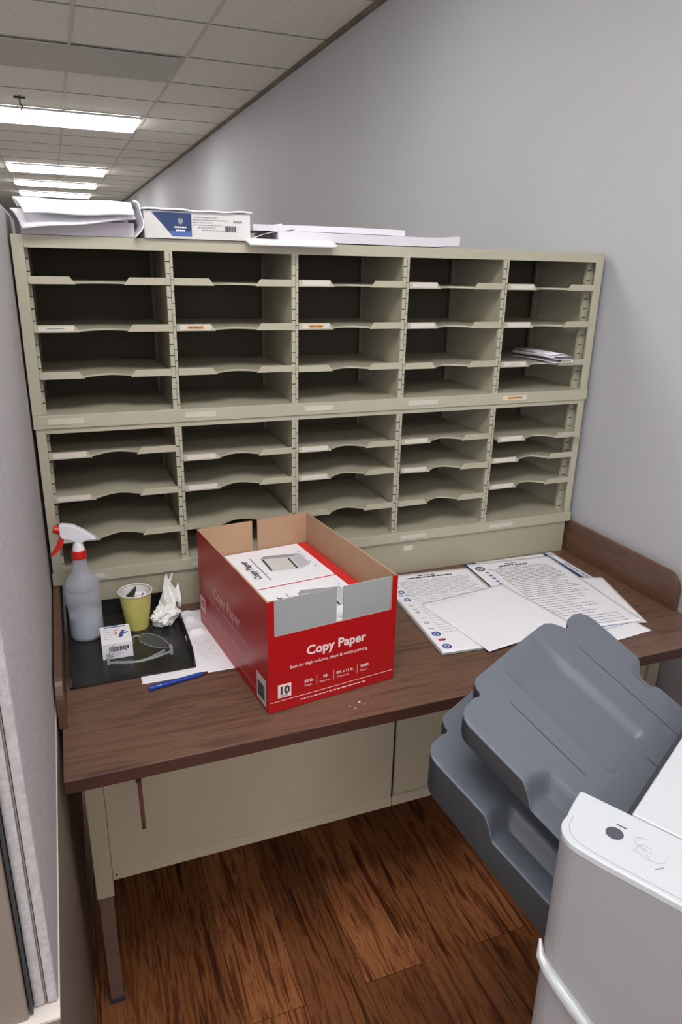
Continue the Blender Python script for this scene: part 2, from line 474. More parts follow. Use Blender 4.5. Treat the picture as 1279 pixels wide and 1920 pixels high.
def sorter(root, z0b, z0, z1, z1t, shelves, ins):
    """z0b..z0 bottom rail, z1..z1t top rail"""
    # frame
    MB().box(0 + ins, m_ , 0, .006, z0, z1t).build('front_upright', M['cream'], root, bevel=.001)
    MB().box(W - m_, W - ins, 0, .006, z0, z1t).build('front_upright', M['cream'], root, bevel=.001)
    MB().box(0 + ins, .004 + ins, .006, DEP, z0, z1t).build('side_panel', M['cream'], root)
    MB().box(W - .004 - ins, W - ins, .006, DEP, z0, z1t).build('side_panel', M['cream'], root)
    if z1t - z1 > .01:
        MB().box(m_, W - m_, 0, .006, z1, z1t).build('top_rail', M['cream'], root, bevel=.001)
    MB().box(.004 + ins, W - .004 - ins, .006, DEP, z1t - .003, z1t).build('top_panel', M['cream2'], root)
    MB().box(0, W, -.004, .012, z0b, z0).build('bottom_rail', M['cream'], root, bevel=.001)
    MB().box(.004 + ins, W - .004 - ins, .012, DEP, z0 - .004, z0).build('bottom_panel', M['cream'], root)
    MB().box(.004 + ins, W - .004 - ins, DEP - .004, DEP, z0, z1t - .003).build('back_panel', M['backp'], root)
    ts = tick_list(z0, z1)
    # slotted channels on both side panels
    for s, (xa, xb) in enumerate(((.008, .030), (W - .030, W - .008))):
        mb = MB().box(xa, xb, .030, .040, z0, z1)
        for z in ts:
            if s: mb.box(xa + .002, xa + .014, .0292, .0299, z - .0011, z + .0011, 1)
            else: mb.box(xb - .008, xb - .0005, .0292, .0299, z - .0011, z + .0011, 1)
        mb.build('slot_channel', [M['cream'], M['slot']], root)
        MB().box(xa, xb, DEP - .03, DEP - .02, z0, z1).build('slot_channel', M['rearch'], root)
    for i in range(1, 5):
        xc = m_ + cw * i; h = dv / 2
        mb = MB().box(xc - h, xc + h, .0005, .009, z0, z1)
        mb.box(xc - .0012, xc + .0012, .009, DEP - .004, z0, z1)
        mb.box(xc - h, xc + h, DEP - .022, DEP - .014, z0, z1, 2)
        for z in ts:
            mb.box(xc - h - .0002, xc + .0012, 0.0, .0006, z - .0009, z + .0009, 1)
            mb.box(xc + .0022, xc + h + .0002, 0.0, .0006, z - .013, z - .0118, 1)
        mb.box(xc + .0012, xc + .0019, .0, .0006, z0 + .005, z1 - .005, 1)
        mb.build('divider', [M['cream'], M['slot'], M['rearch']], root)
    for c, lst in enumerate(shelves):
        xa = m_ + cw * c + (dv / 2 + .0005 if c else .0005); xb = m_ + cw * (c + 1) - (dv / 2 + .0005 if c < 4 else .0005)
        for sh in lst:
            z, fr, lab = sh[:3]; tl = sh[3] if len(sh) > 3 else 0
            ex = sh[4] if len(sh) > 4 else 0
            shelf_obj(xa, xb + ex, z + .0035, root, fr, lab, tl)

up = thing('mail_sorter', 'upper cream metal mail sorter of twenty slots, stacked on another', 'mail sorter', (W / 2, .15, 1.2472))
f0 = -.0005
ups = [[(1.56, f0, None), (1.459, f0, 'text'), (1.358, f0, None)],
       [(1.56, f0, None), (1.459, f0, 'orange'), (1.358, f0, None)],
       [(1.56, f0, 'plain'), (1.459, f0, 'orange'), (1.356, f0, None)],
       [(1.558, f0, 'plain'), (1.458, f0, 'plain'), (1.354, f0, None)],
       [(1.557, f0, 'plain'), (1.457, f0, 'plain'), (1.350, f0, 'text')]]
sorter(up, 1.2472, 1.2781, 1.6325, 1.6578, ups, 0.0)
lo = thing('mail_sorter', 'lower cream metal mail sorter resting on the desk riser', 'mail sorter', (W / 2, .15, .76))
los = [[(1.175, f0, 'plain'), (1.071, f0, 'plain'), (.968, f0, 'plain')],
       [(1.149, f0, 'plain'), (1.071, f0, 'plain'), (.970, f0, None)],
       [(1.148, f0, 'plain'), (1.071, f0, 'plain'), (.970, f0, None)],
       [(1.149, f0, 'plain'), (1.066, -.004, 'plain', -.004), (.970, f0, None)],
       [(1.141, -.022, 'plain'), (1.072, f0, 'plain'), (.992, f0, 'plain')]]
sorter(lo, .8615, .8914, 1.235, 1.2465, los, .003)
mb = MB().box(.03, W - .0128, .003, .009, .7605, .8610)
mb.box(.03, .034, .009, DEP, .7605, .861).box(W - .0168, W - .0128, .009, DEP, .7605, .861)
mb.build('riser', M['cream2'], lo)
rl = []
def rail_labels(root, zc, xs, mats):
    for (xa, xb, kind) in xs:
        l = MB().box(xa, xb, -.0052, -.0042, zc - .0065, zc + .0065)
        ms = [M['labelc']]
        if kind == 'o':
            ms = [M['label'], M['orange'], M['inkd']]
            l.box(xa + .016, xb - .014, -.0056, -.0053, zc - .003, zc + .0035, 1)
            for q in range(10):
                xx = xa + .020 + q * .0042
                if xx < xb - .019: l.box(xx, xx + .0026, -.0059, -.0057, zc - .001, zc + .0015, 2)
        elif kind == 'w': ms = [M['label']]
        lo_ = l.build('rail_label', ms, root)
        if kind == 'o': lo_['label'] = 'rail label with an orange printed name'
rail_labels(up, 1.2635, [(.031, .108, 'c'), (.337, .412, 'c'), (.640, .718, 'c'), (.932, 1.022, 'c'), (1.230, 1.311, 'o')], M)
rail_labels(lo, .8755, [(.060, .120, 'w'), (.335, .41, 'c'), (.64, .70, 'c'), (.929, 1.012, 'c'), (1.225, 1.309, 'c')], M)
MB().box(.945, .974, .0018, .0029, .831, .845).build('riser_sticker', M['label'], lo)

# folded bundle lying in the last column
t = thing('folded_paper', 'white folded paper bundle lying in the rightmost slot of the upper sorter', 'paper', (1.414, .1, 1.3578), local=True, rotz=.02)
mb = MB()
prof = [(-.036, .004), (-.034, .001), (.034, .001), (.038, .004), (.036, .009), (-.028, .011), (-.032, .0145), (-.026, .018), (.02, .019), (.034, .0155)]
mb.grid(lambda u, v: (prof[int(round(u * 9))][0], -.108 + .20 * v, prof[int(round(u * 9))][1] + .002 * math.sin(v * 5)), 9, 8, sm=False)
mb.build('folded_sheet', M['white'], t, solid=.0008)
mb = MB()
mb.grid(lambda u, v: (-.030 + .055 * u, -.102 + .19 * v, .0215 + .004 * math.sin(u * 3.1)), 5, 3)
mb.build('outer_sheet', M['white'], t, solid=.0006)

# ================================================================== PAPERS ON TOP OF THE SORTER
ZT = 1.6585
def slab(x0, x1, y0, y1, z0, z1, bend=lambda u, v: 0., nu=16, nv=8, skew=0.):
    """pack of sheets with slightly uneven edges"""
    mb = MB()
    P = lambda u, v, t: (x0 + (x1 - x0) * u + skew * v, y0 + (y1 - y0) * v, z0 + (z1 - z0) * t + bend(u, v))
    mb.grid(lambda u, v: P(u, v, 1), nu, nv); mb.grid(lambda u, v: P(u, v, 0), nu, nv)
    K = 4
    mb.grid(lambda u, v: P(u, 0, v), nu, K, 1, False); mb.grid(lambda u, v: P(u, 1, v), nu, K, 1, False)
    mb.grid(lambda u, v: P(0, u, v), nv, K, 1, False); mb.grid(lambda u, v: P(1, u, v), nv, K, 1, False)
    return mb
# left pile: wrapped pack, drooping sheets, wrapper
mb = slab(.022, .250, .008, .26, ZT + .0003, ZT + .029, lambda u, v: .0)
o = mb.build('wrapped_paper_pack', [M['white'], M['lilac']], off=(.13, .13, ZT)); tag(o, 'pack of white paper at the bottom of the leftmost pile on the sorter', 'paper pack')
def drape(x0, x1, yf, zf, zb, lift):
    def fn(u, v):
        y = yf + (.27 - yf) * v
        q = min(1, v / .26)
        z = zf + (zb - zf) * (1 - (1 - q) ** 1.7) + lift * u * (1 - q) + .0015 * math.sin(u * 9 + v * 3)
        return (x0 + (x1 - x0) * u - .022 * (1 - u) * q, y, z)
    return fn
mb = MB().grid(drape(.026, .250, -.034, 1.668, 1.707, .026), 20, 20)
o = mb.build('drooping_sheets', M['white'], off=(.13, .1, 1.69), solid=.004); tag(o, 'thin set of white sheets whose front droops over the left paper pack', 'paper')
mb = MB().grid(drape(.034, .247, -.046, 1.697, 1.7285, .004), 20, 20)
o = mb.build('top_sheets', M['white'], off=(.13, .1, 1.72), solid=.005); tag(o, 'topmost curved white sheets of the left pile on the sorter', 'paper')
def wrap(u, v):
    a = PI * 1.05 * u
    r = .012 + .004 * math.sin(v * 11 + u * 4)
    return (.2500 + r * math.sin(a) + .003 * math.sin(u * 13), -.026 + .25 * v, 1.6945 + .0335 * math.cos(a) * (1 + .08 * math.sin(v * 17)) + .002 * math.sin(v * 17 + u * 5))
mb = MB().grid(wrap, 16, 24, 0, False)
o = mb.build('paper_wrapper', M['white'], off=(.26, .1, ZT), solid=.002); tag(o, 'crinkled white wrapper curling at the right end of the left paper pile', 'wrapper')

# labelled ream
t = thing('paper_ream', 'opened ream of paper with a navy label lying on the sorter', 'paper ream', (.39, .13, ZT))
mb = slab(.270, .505, -.008, .268, ZT + .0003, ZT + .056)
mb.build('wrapped_sheets', [M['white'], M['white2']], t)
mb = MB().grid(lambda u, v: (.266 + .243 * u, -.014 + .28 * v, ZT + .0592 + .0012 * math.sin(u * 8) * (1 - v) + .0008 * math.sin(u * 23)), 30, 6)
mb.build('wrapper_top', M['white'], t, solid=.0035)
mb = MB()
yy = -.0092
zc0 = ZT + .006; zc1 = ZT + .0535
mb.prism([(.287, zc1), (.372, zc1), (.372, zc0), (.330, zc0)], yy, 0, 'y', yy - .0004)
mb.prism([(.3235, zc0 + .010), (.372, zc0 + .010), (.372, zc0 + .0005), (.3298, zc0 + .0005)], yy - .0005, 1, 'y', yy - .0008)
# shield and illegible white lines
mb.prism([(.343, zc0 + .036), (.353, zc0 + .036), (.353, zc0 + .028), (.348, zc0 + .023), (.343, zc0 + .028)], yy - .0005, 2, 'y', yy - .0009)
for k in range(7): mb.box(.3345 + k * .0038, .3372 + k * .0038, yy - .0012, yy - .0009, zc0 + .0165, zc0 + .0195, 3)
for k in range(5): mb.box(.337 + k * .0042, .3402 + k * .0042, yy - .0012, yy - .0009, zc0 + .0095, zc0 + .0128, 3)
mb.build('navy_label', [M['navy'], M['sky'], M['ink'], M['white']], t)
mb = MB()
for r, (xa, xb) in enumerate([(.376, .43), (.376, .455), (.376, .42), (.376, .44), (.386, .425), (.395, .452)]):
    zz = zc1 - .008 - r * .0052
    x = xa
    while x < xb:
        l = random.uniform(.003, .009); mb.box(x, min(x + l, xb), yy - .0003, yy, zz, zz + .0011); x += l + .0016
x = .447
while x < .470:
    l = random.uniform(.0007, .0022); mb.box(x, x + l, yy - .0003, yy, zc0 + .012, zc0 + .024, 1); x += l + random.uniform(.0006, .0014)
mb.box(.466, .486, yy - .0003, yy, zc1 - .016, zc1 - .012, 0)
mb.build('printed_text', [M['ink'], M['inkd']], t)

# loose papers right of the ream
def pk(name, lab, *a, mats=None, **k):
    mb = slab(*a, **k)
    o = mb.build(name, mats or [M['white'], M['lilac']], off=((a[0] + a[1]) / 2, (a[2] + a[3]) / 2, a[4])); tag(o, lab, 'paper'); return o
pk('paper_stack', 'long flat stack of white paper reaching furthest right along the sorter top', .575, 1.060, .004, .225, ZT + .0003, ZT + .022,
   bend=lambda u, v: .006 * max(0, u - .85) / .15 * (1 - v) + .003 * (1 - u) + .0)
pk('paper_stack', 'white paper stack lying across the back of the long stack on the sorter', .53, .93, .06, .255, ZT + .0262, ZT + .040,
   bend=lambda u, v: .0015 * math.sin(u * PI))
# a leaning sheet + dark gap at left
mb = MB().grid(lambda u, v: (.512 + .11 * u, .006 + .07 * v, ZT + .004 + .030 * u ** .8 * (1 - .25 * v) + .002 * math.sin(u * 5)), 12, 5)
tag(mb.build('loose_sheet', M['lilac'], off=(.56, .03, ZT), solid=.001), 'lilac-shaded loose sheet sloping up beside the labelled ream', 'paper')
mb = MB().grid(lambda u, v: (.510 + .10 * u, .09 + .09 * v, ZT + .030 + .014 * u), 12, 5)
tag(mb.build('loose_sheet', M['white'], off=(.56, .1, ZT), solid=.002), 'white loose sheet propped at the right side of the ream', 'paper')
def fr(u, v):
    y = -.042 + .052 * v
    return (.490 + .222 * u + .006 * (1 - v) * (1 - 2 * u), y, ZT + .0045 - .012 * (1 - v) ** 1.6)
mb = MB().grid(fr, 16, 8)
tag(mb.build('overhanging_sheets', M['white'], off=(.6, -.01, ZT), solid=.0045), 'thin white stack overhanging the front edge of the sorter top', 'paper')

# ================================================================== DESK ITEMS
ZD = .7602
# --- black letter tray
t = thing('letter_tray', 'black plastic letter tray holding small items on the left of the desk', 'letter tray', (.15, -.16, ZD))
tx0, tx1, ty0, ty1 = .0225, .284, -.317, -.0035
mb = MB().box(tx0, tx1, ty0, ty1, ZD + .0015, ZD + .0045)
mb.build('tray_floor', M['blackf'], t)
mb = MB().box(tx0, tx1, ty1 - .003, ty1, ZD + .0045, .808)
mb.build('back_wall', M['black'], t)
def sidewall(x0, x1):
    return MB().prism([(ty0, ZD + .0015), (ty1 - .003, ZD + .0015), (ty1 - .003, .808), (-.095, .797), (-.282, .793), (-.306, .780), (ty0, ZD + .006)], x1, axis='x', a0=x0)
sidewall(tx1 - .003, tx1).build('side_wall', M['black'], t)
sidewall(tx0, tx0 + .003).build('side_wall', M['black'], t)
MB().box(tx1 - .0037, tx1 - .0031, -.212, -.200, .772, .780).build('wall_sticker', M['white'], t)

ZTR = ZD + .0048
# --- spray bottle
bx, by = .0665, -.094
t = thing('spray_bottle', 'translucent spray bottle with white head and red trigger', 'spray bottle', (bx, by, ZTR))
z = ZTR
prof = [(.0, z + .0004), (.034, z + .0004), (.0375, z + .004), (.0385, z + .012), (.0375, z + .06), (.0385, z + .10), (.0385, z + .122), (.0375, z + .1245), (.0385, z + .127), (.0375, z + .137), (.0315, z + .150), (.0230, z + .161),
        (.0185, z + .172), (.0160, z + .186), (.0148, z + .198), (.0142, z + .204)]
MB().lathe(prof, (bx, by)).build('bottle', M['bottle'], t)
lp = [(.0, z + .001), (.033, z + .001), (.0363, z + .005), (.0372, z + .012), (.0362, z + .056), (.0, z + .0565)]
MB().lathe(lp, (bx, by)).build('liquid', M['liquid'], t)
MB().lathe([(.0, z + .2), (.0158, z + .2), (.0163, z + .202), (.0163, z + .217), (.0158, z + .219), (.0, z + .219)], (bx, by)).build('collar', M['red'], t)
MB().lathe([(.0, z + .2195), (.0135, z + .2195), (.0115, z + .232), (.0095, z + .236), (.0095, z + .247), (0, z + .247)], (bx, by)).build('neck', M['wplast'], t)
# head: side profile extruded, sloping down to the right
hp = [(.0305, 1.0485), (.0365, 1.0505), (.060, 1.0460), (.080, 1.0330), (.098, 1.0180), (.1065, 1.0105), (.105, 1.0065), (.094, 1.0080), (.086, 1.0085), (.080, 1.0050), (.074, 1.0030), (.062, 1.0050), (.052, 1.0120), (.043, 1.0150), (.034, 1.0180), (.0300, 1.0260)]
MB().prism(hp, by + .0095, axis='y', a0=by - .0095).build('spray_head', M['wplast'], t, bevel=.003)
MB().tube([(.0335, by, 1.0350), (.0270, by, 1.0375), (.0180, by, 1.0405)], [.0095, .0090, .0085], n=16).build('nozzle', M['red'], t)
tp = [(.0385, 1.0190), (.0290, 1.0215), (.0250, 1.0090), (.0190, .9960), (.0110, .9850), (.0050, .9775), (.0080, .9760), (.0190, .9830), (.0300, .9940), (.0370, 1.0060)]
MB().prism(tp, by + .006, axis='y', a0=by - .006).build('trigger', M['red'], t, bevel=.001)

# --- paper cup with packet and slip
cx, cy = .183, -.088
t = thing('paper_cup', 'pale yellow paper cup standing in the black tray', 'cup', (cx, cy, ZTR))
z = ZTR
MB().lathe([(0, z + .0003), (.0262, z + .0003), (.0265, z + .003), (.0385, z + .0945)], (cx, cy), 48).build('cup_wall', M['yellow'], t)
MB().lathe([(.0378, z + .093), (.0255, z + .005), (0, z + .005)], (cx, cy), 48).build('cup_inside', M['cupw'], t)
rim = [(cx + .0388 * math.cos(a * PI / 24), cy + .0388 * math.sin(a * PI / 24), z + .0955) for a in range(49)]
MB().tube(rim, .0019, n=8, cap=False).build('cup_rim', M['cupw'], t)
mb = MB()
ca = Matrix.Rotation(math.radians(38), 4, 'Z') @ Matrix.Rotation(math.radians(12), 4, 'X')
def pkf(x, y, zz): v = ca @ Vector((x, y, zz)); v *= 1.25; return (cx - .016 + v.x, cy + .004 + v.y, z + .063 + v.z)
mb.add([pkf(-.014, 0, -.04), (pkf(.013, 0, -.04)), pkf(.015, 0, .033), pkf(-.008, 0, .022), pkf(-.014, 0, .014)], [(0, 1, 2, 3, 4)])
o = mb.build('tea_packet', [M['packet']], off=(cx - .02, cy, z + .06), solid=.0015); tag(o, 'black packet with green lettering stuck inside the yellow cup', 'packet')
o.location = (cx - .02, cy, z + .06)
m2 = MB()
for r in range(6):
    for q in range(3):
        a = -.010 + q * .007
        m2.quad(pkf(a, -.0012, -.012 + r * .0052), pkf(a + .0052, -.0012, -.012 + r * .0052), pkf(a + .0052, -.0012, -.0098 + r * .0052), pkf(a, -.0012, -.0098 + r * .0052))
m2.build('packet_print', M['pack2'], o)
mb = MB()
mb.grid(lambda u, v: (cx - .012 + .036 * u, cy + .014 - .010 * u, z + .038 + .050 * v), 4, 4)
o = mb.build('paper_slip', M['white'], off=(cx + .01, cy + .01, z + .05), solid=.0008); tag(o, 'white slip with a thin red stripe inside the yellow cup', 'paper')
m2 = MB(); m2.quad((cx + .002, cy + .0095, z + .045), (cx + .0045, cy + .0088, z + .045), (cx + .020, cy + .0035, z + .086), (cx + .0175, cy + .0042, z + .086))
m2.build('red_stripe', M['redp'], o)

# --- crumpled tissue
def crumple(p, s=1.):
    v = Vector(p)
    a = noise.noise(v * 28 * s); b = noise.noise(v * 60 * s + Vector((9, 3, 1)))
    return (1 - abs(a) * 2.0) * .6 + b * .4
t = thing('crumpled_tissue', 'crumpled white paper tissue with one raised corner in the black tray', 'tissue', (.24, -.085, ZTR))
bm = bmesh.new(); bmesh.ops.create_icosphere(bm, subdivisions=4, radius=1)
mb = MB(); vs = []
for v in bm.verts:
    p = v.co.normalized()
    r = .80 + .38 * noise.noise(p * 1.5 + Vector((4, 2, 7))) + .42 * (.35 - abs(noise.noise(p * 2.6 + Vector((1, 5, 2))))) + .10 * noise.noise(p * 7)
    q = Vector((p.x * .036 * r, p.y * .034 * r, p.z * .030 * r + .008 * p.x))
    vs.append((.2465 + q.x, -.100 + q.y, max(ZTR + .0004, ZTR + .024 + q.z)))
mb.add(vs, [[v.index for v in f.verts] for f in bm.faces], 0, False); bm.free()
mb.build('tissue_ball', M['tissue'], t)
def flap(u, v):
    w = .021 + .008 * (1 - v)
    xx = .262 + .018 * v + (u - .5) * 2 * w * (.8 + .2 * math.cos(v * 1.2)) - (.006 * v * v)
    zz = ZTR + .022 + .058 * v + .030 * max(0, v - .72) * (1.0 if u < .3 else .2) * 2 + .012 * v * math.sin(u * 6)
    yy = -.070 + .022 * v + .008 * math.sin(u * 9 + v * 5) + .004 * crumple((u * .1, v * .1, 0))
    return (xx, yy, zz)
MB().grid(flap, 12, 12, 0, False).build('raised_fold', M['tissue'], t, solid=.001)
def spike(u, v):
    return (.262 + .016 * v + .007 * (u - .5) * (1 - .7 * v), -.048 + .004 * math.sin(u * 5), ZTR + .070 + .042 * v)
MB().grid(spike, 6, 8, 0, False).build('raised_corner', M['tissue'], t, solid=.001)

# --- small carton
t = thing('small_box', 'small white carton with blue picture in front of the yellow cup', 'box', (.126, -.186, ZTR), rotz=.0, local=True)
bw, bd, bh = .033, .042, .040
MB().box(-bw, bw, -bd, bd, .0003, bh).build('carton', M['white'], t, bevel=.0008)
mb = MB(); zz = bh + .0003
mb.quad((-.022, .032, zz), (.024, .032, zz), (.024, .037, zz), (-.022, .037, zz), 0)
for r in range(5): mb.quad((-.026, .022 - r * .011, zz), (-.006 - (r % 2) * .004, .022 - r * .011, zz), (-.006 - (r % 2) * .004, .0245 - r * .011, zz), (-.026, .0245 - r * .011, zz), 1)
mb.add([(.004, -.018, zz), (.013, -.018, zz), (.017, -.004, zz), (.028, .002, zz), (.026, .006, zz), (.017, .003, zz), (.022, .014, zz), (.015, .016, zz), (.010, .004, zz)], [(0, 1, 2, 8), (2, 3, 4, 5), (2, 5, 6, 7, 8)], 0)
mb.quad((-.003, .014, zz), (.008, .018, zz), (.008, .0215, zz), (-.003, .0175, zz), 2)
mb.quad((-.002, -.004, zz), (.003, -.004, zz), (.003, .010, zz), (-.002, .010, zz), 3)
yf = -bd - .0004
x = -.018
while x < .022:
    l = random.uniform(.0008, .003); h0 = random.uniform(.018, .022)
    mb.quad((x, yf, h0), (x + l, yf, h0), (x + l, yf, .031), (x, yf, .031), 4); x += l + .0009
for r in range(3):
    mb.quad((-.018, yf, .014 - r * .003), (.014 - r * .005, yf, .014 - r * .003), (.014 - r * .005, yf, .0152 - r * .003), (-.018, yf, .0152 - r * .003), 1)
mb.build('carton_print', [M['blue'], M['inkl'], M['redp'], M['orange'], M['inkd']], t, merge=False)

# --- safety glasses
t = thing('safety_glasses', 'clear safety glasses lying folded in the black tray', 'glasses', (.17, -.24, ZTR))
def brow(u):
    # front of the glasses, from left hinge to right hinge, seen from above
    x = .104 + .134 * u
    return x, -.250 + .062 * math.sin(PI * min(1, max(0, u))) ** .8
def lensf(u0, u1):
    def fn(a, b):
        u = u0 + (u1 - u0) * a; x, y = brow(u)
        q = abs(2 * a - 1)
        top = .037 - .010 * q ** 3; bot = .002 + .012 * q ** 2
        return (x, y - .004 * b, ZTR + bot + (top - bot) * b)
    return fn
for (a, b) in ((.02, .46), (.54, .98)):
    MB().grid(lensf(a, b), 16, 8).build('lens', M['lens'], t)
    f = lensf(a, b); path = [f(i / 16, 1) for i in range(17)] + [f(1, 1 - i / 5) for i in range(1, 6)] + [f(1 - i / 16, 0) for i in range(1, 17)] + [f(0, i / 5) for i in range(1, 6)]
    MB().tube(path, .0010, n=6).build('lens_rim', M['frameclear'], t)
pb = [(*brow(.44 + .12 * i / 6), ZTR + .024 + .005 * math.sin(PI * i / 6)) for i in range(7)]
MB().tube(pb, .0022, n=8).build('nose_bridge', M['frameclear'], t)
for s in (0, 1):
    hx = .103 if s == 0 else .239
    MB().box(hx - .003, hx + .004, -.262, -.247, ZTR + .006, ZTR + .026).build('hinge_block', M['frameclear'], t, bevel=.001)
    sg = 1 if s == 0 else -1
    path = [(hx + sg * (.004 + .118 * i / 12), -.262 - .026 * math.sin(PI * i / 12 * .9) + (.022 * (i / 12) ** 2 if s == 0 else 0), ZTR + .012 + .003 * s + .004 * math.sin(i / 12 * 3)) for i in range(13)]
    MB().tube(path, [.0026] * 9 + [.0032] * 4, n=8).build('temple', M['frameclear'], t)

# --- pen
t = thing('pen', 'blue capped pen lying in front of the white paper', 'pen', (.238, -.364, ZD), rotz=math.atan2(.024, .128), local=True)
MB().tube([(-.062, 0, .0062), (-.010, 0, .0062), (-.0085, 0, .0062)], [.0052, .0052, .0050], n=16).build('cap', M['penblue'], t)
MB().tube([(-.0645, 0, .0062), (-.062, 0, .0062)], [.0042, .0052], n=16).build('cap_end', M['penblue'], t)
MB().tube([(-.0085, 0, .0062), (.050, 0, .0062), (.054, 0, .0062)], [.0046, .0046, .0038], n=16).build('barrel', M['penblue'], t)
MB().tube([(.054, 0, .0062), (.066, 0, .0062)], [.0034, .0016], n=12).build('dark_tip', M['pend'], t)
MB().box(-.060, -.022, -.0012, .0012, .0112, .0124).build('clip', M['penblue'], t, bevel=.0004)
mb = MB()
for q in range(5): mb.box(-.050 + q * .0026, -.0482 + q * .0026, -.0042, -.0034, .0100, .0106)
mb.build('cap_print', M['white'], t)

# --- white papers between tray and box
def creased(x0, x1, y0, y1, z, name, lab):
    def fn(u, v):
        x = x0 + (x1 - x0) * u; y = y0 + (y1 - y0) * v
        edge = .335 - .1247 * (y + .104)      # left wall of the red box
        k = max(0., min(1., (x - .290) / .012)) * max(0., min(1., (edge - .004 - x) / .012))
        h = .010 * math.exp(-((y + .155) / .012) ** 2) + .009 * math.exp(-((y + .085) / .014) ** 2) + .004 * math.exp(-((y + .045) / .01) ** 2)
        return (x, y, z + k * h)
    o = MB().grid(fn, 44, 60).build(name, M['white'], off=((x0 + x1) / 2, (y0 + y1) / 2, z), solid=.0003); tag(o, lab, 'paper')
    return o, fn
o, fn = creased(.165, .366, -.346, -.040, ZD + .0008, 'creased_paper', 'creased white paper partly under the black tray and red box')
o2 = MB()
for r in range(9):
    y = -.205 - r * .011; x = .300
    xe = .335 - .1247 * (y + .104) - .010
    o2.quad((x, y, ZD + .0014), (xe - (r % 3) * .006, y, ZD + .0014), (xe - (r % 3) * .006, y + .0012, ZD + .0014), (x, y + .0012, ZD + .0014))
o2.build('faint_print', M['inkl'], o)

# ================================================================== RED COPY PAPER BOX
c0 = Vector((.389, -.537)); c1 = Vector((.681, -.500)); c2 = Vector((.335, -.104))
BW = .293; BL = .436; BH = .246
ang = math.atan2(.037, .292)
box = thing('copy_paper_box', 'open red copy paper carton full of reams on the desk', 'box', (.389, -.537, ZD + .0012), rotz=ang, local=True)
T = .004
mb = MB()
# local x across the front, local y to the back
mb.box(0, BW, 0, BL, 0, .003, 0)                                     # bottom
def wallbox(mb, x0, x1, y0, y1, z0, z1, out):
    v = [(x0, y0, z0), (x1, y0, z0), (x1, y1, z0), (x0, y1, z0), (x0, y0, z1), (x1, y0, z1), (x1, y1, z1), (x0, y1, z1)]
    fs = dict(b=(0, 3, 2, 1), t=(4, 5, 6, 7), f=(0, 1, 5, 4), r=(1, 2, 6, 5), k=(2, 3, 7, 6), l=(3, 0, 4, 7))
    for k, f in fs.items(): mb.add(v, [f], 0 if k in out else 1)
FT = .170
mb.build('carton_bottom', M['boxred'], box)
mb = MB(); wallbox(mb, 0, T, 0, BL, .003, BH, 'lf'); mb.build('side_panel', [M['boxred'], M['kraft']], box, merge=False)
mb = MB(); wallbox(mb, BW - T, BW, 0, BL, .003, BH, 'rf'); mb.build('side_panel', [M['boxred'], M['kraft']], box, merge=False)
mb = MB()
wallbox(mb, T, BW / 2 - .006, BL - T, BL, .003, BH, 'k'); wallbox(mb, BW / 2 + .008, BW - T, BL - T, BL, .003, BH, 'k'); wallbox(mb, BW / 2 - .006, BW / 2 + .008, BL - T, BL, .003, .168, 'k')
mb.build('back_panel', [M['boxred'], M['kraft']], box, merge=False)
mb = MB(); wallbox(mb, T, BW - T, 0, T, .003, FT, 'f'); mb.build('front_panel', [M['boxred'], M['kraft']], box, merge=False)
# pale inner boards above the torn front
fl = MB(); fl.box(T + .010, .150, .0012, T, FT, BH); fl.box(.166, BW - T - .010, .0012, T, FT, BH)
fl.box(T + .010, .150, .0011, .0012, FT, BH)
o = fl.build('torn_front_board', [M['flute']], box, merge=False)
o['label'] = 'pale grey board exposed above the torn front'
for xa in (T, BW - T - .010): MB().box(xa, xa + .010, .0, T, FT, BH).build('corner_strip', M['boxred'], box)
kr = MB(); kr.box(BW - T - .0115, BW - T - .0095, -.0004, T, FT, BH); kr.build('torn_kraft_edge', M['kraft'], box)

yb = -.0005
F = lambda x0, z0: (lambda a, b: (x0 + a, yb, z0 + b))
tx = MB()
put_text(tx, 'Copy Paper', .0285, F(.083, .113), bold=.0009)
put_text(tx, 'Best for high-volume, black & white printing', .0100, F(.046, .091), bold=.0001)
for s, a, xx in (('20', 'lb.', .078), ('92', '', .121), ('8\u00bd x 11', 'in.', .152), ('5000', '', .209)):
    put_text(tx, s + (' ' + a if a else ''), .0098 if a != 'in.' else .0088, F(xx, .050), bold=.0003)
for s, xx in (('Weight', .078), ('Brightness', .113), ('Dimensions', .154), ('Sheets', .209)):
    put_text(tx, s, .0058, F(xx, .041))
for xx in (.106, .145, .201): tx.box(xx, xx + .0008, yb - .0002, yb, .038, .062)
tx.box(.004, BW - .004, yb - .0002, yb, .0225, .0236)
x = .070
while x < .215:
    l = random.uniform(.003, .012); tx.box(x, x + l, yb - .0002, yb, .0125, .0150); x += l + .0028
o = tx.build('front_lettering', M['pinkish'], box, merge=False)
wl = MB().box(.020, .049, yb - .0004, yb, .030, .060); o = wl.build('white_square', M['pinkish'], box)
tx = MB()
put_text(tx, '10', .024, (lambda a, b: (.0215 + a, yb - .0008, .0385 + b)), bold=.001)
put_text(tx, 'REAMS', .0058, (lambda a, b: (.0245 + a, yb - .0008, .0325 + b)))
tx.build('ten_mark', M['inkd'], o, merge=False)
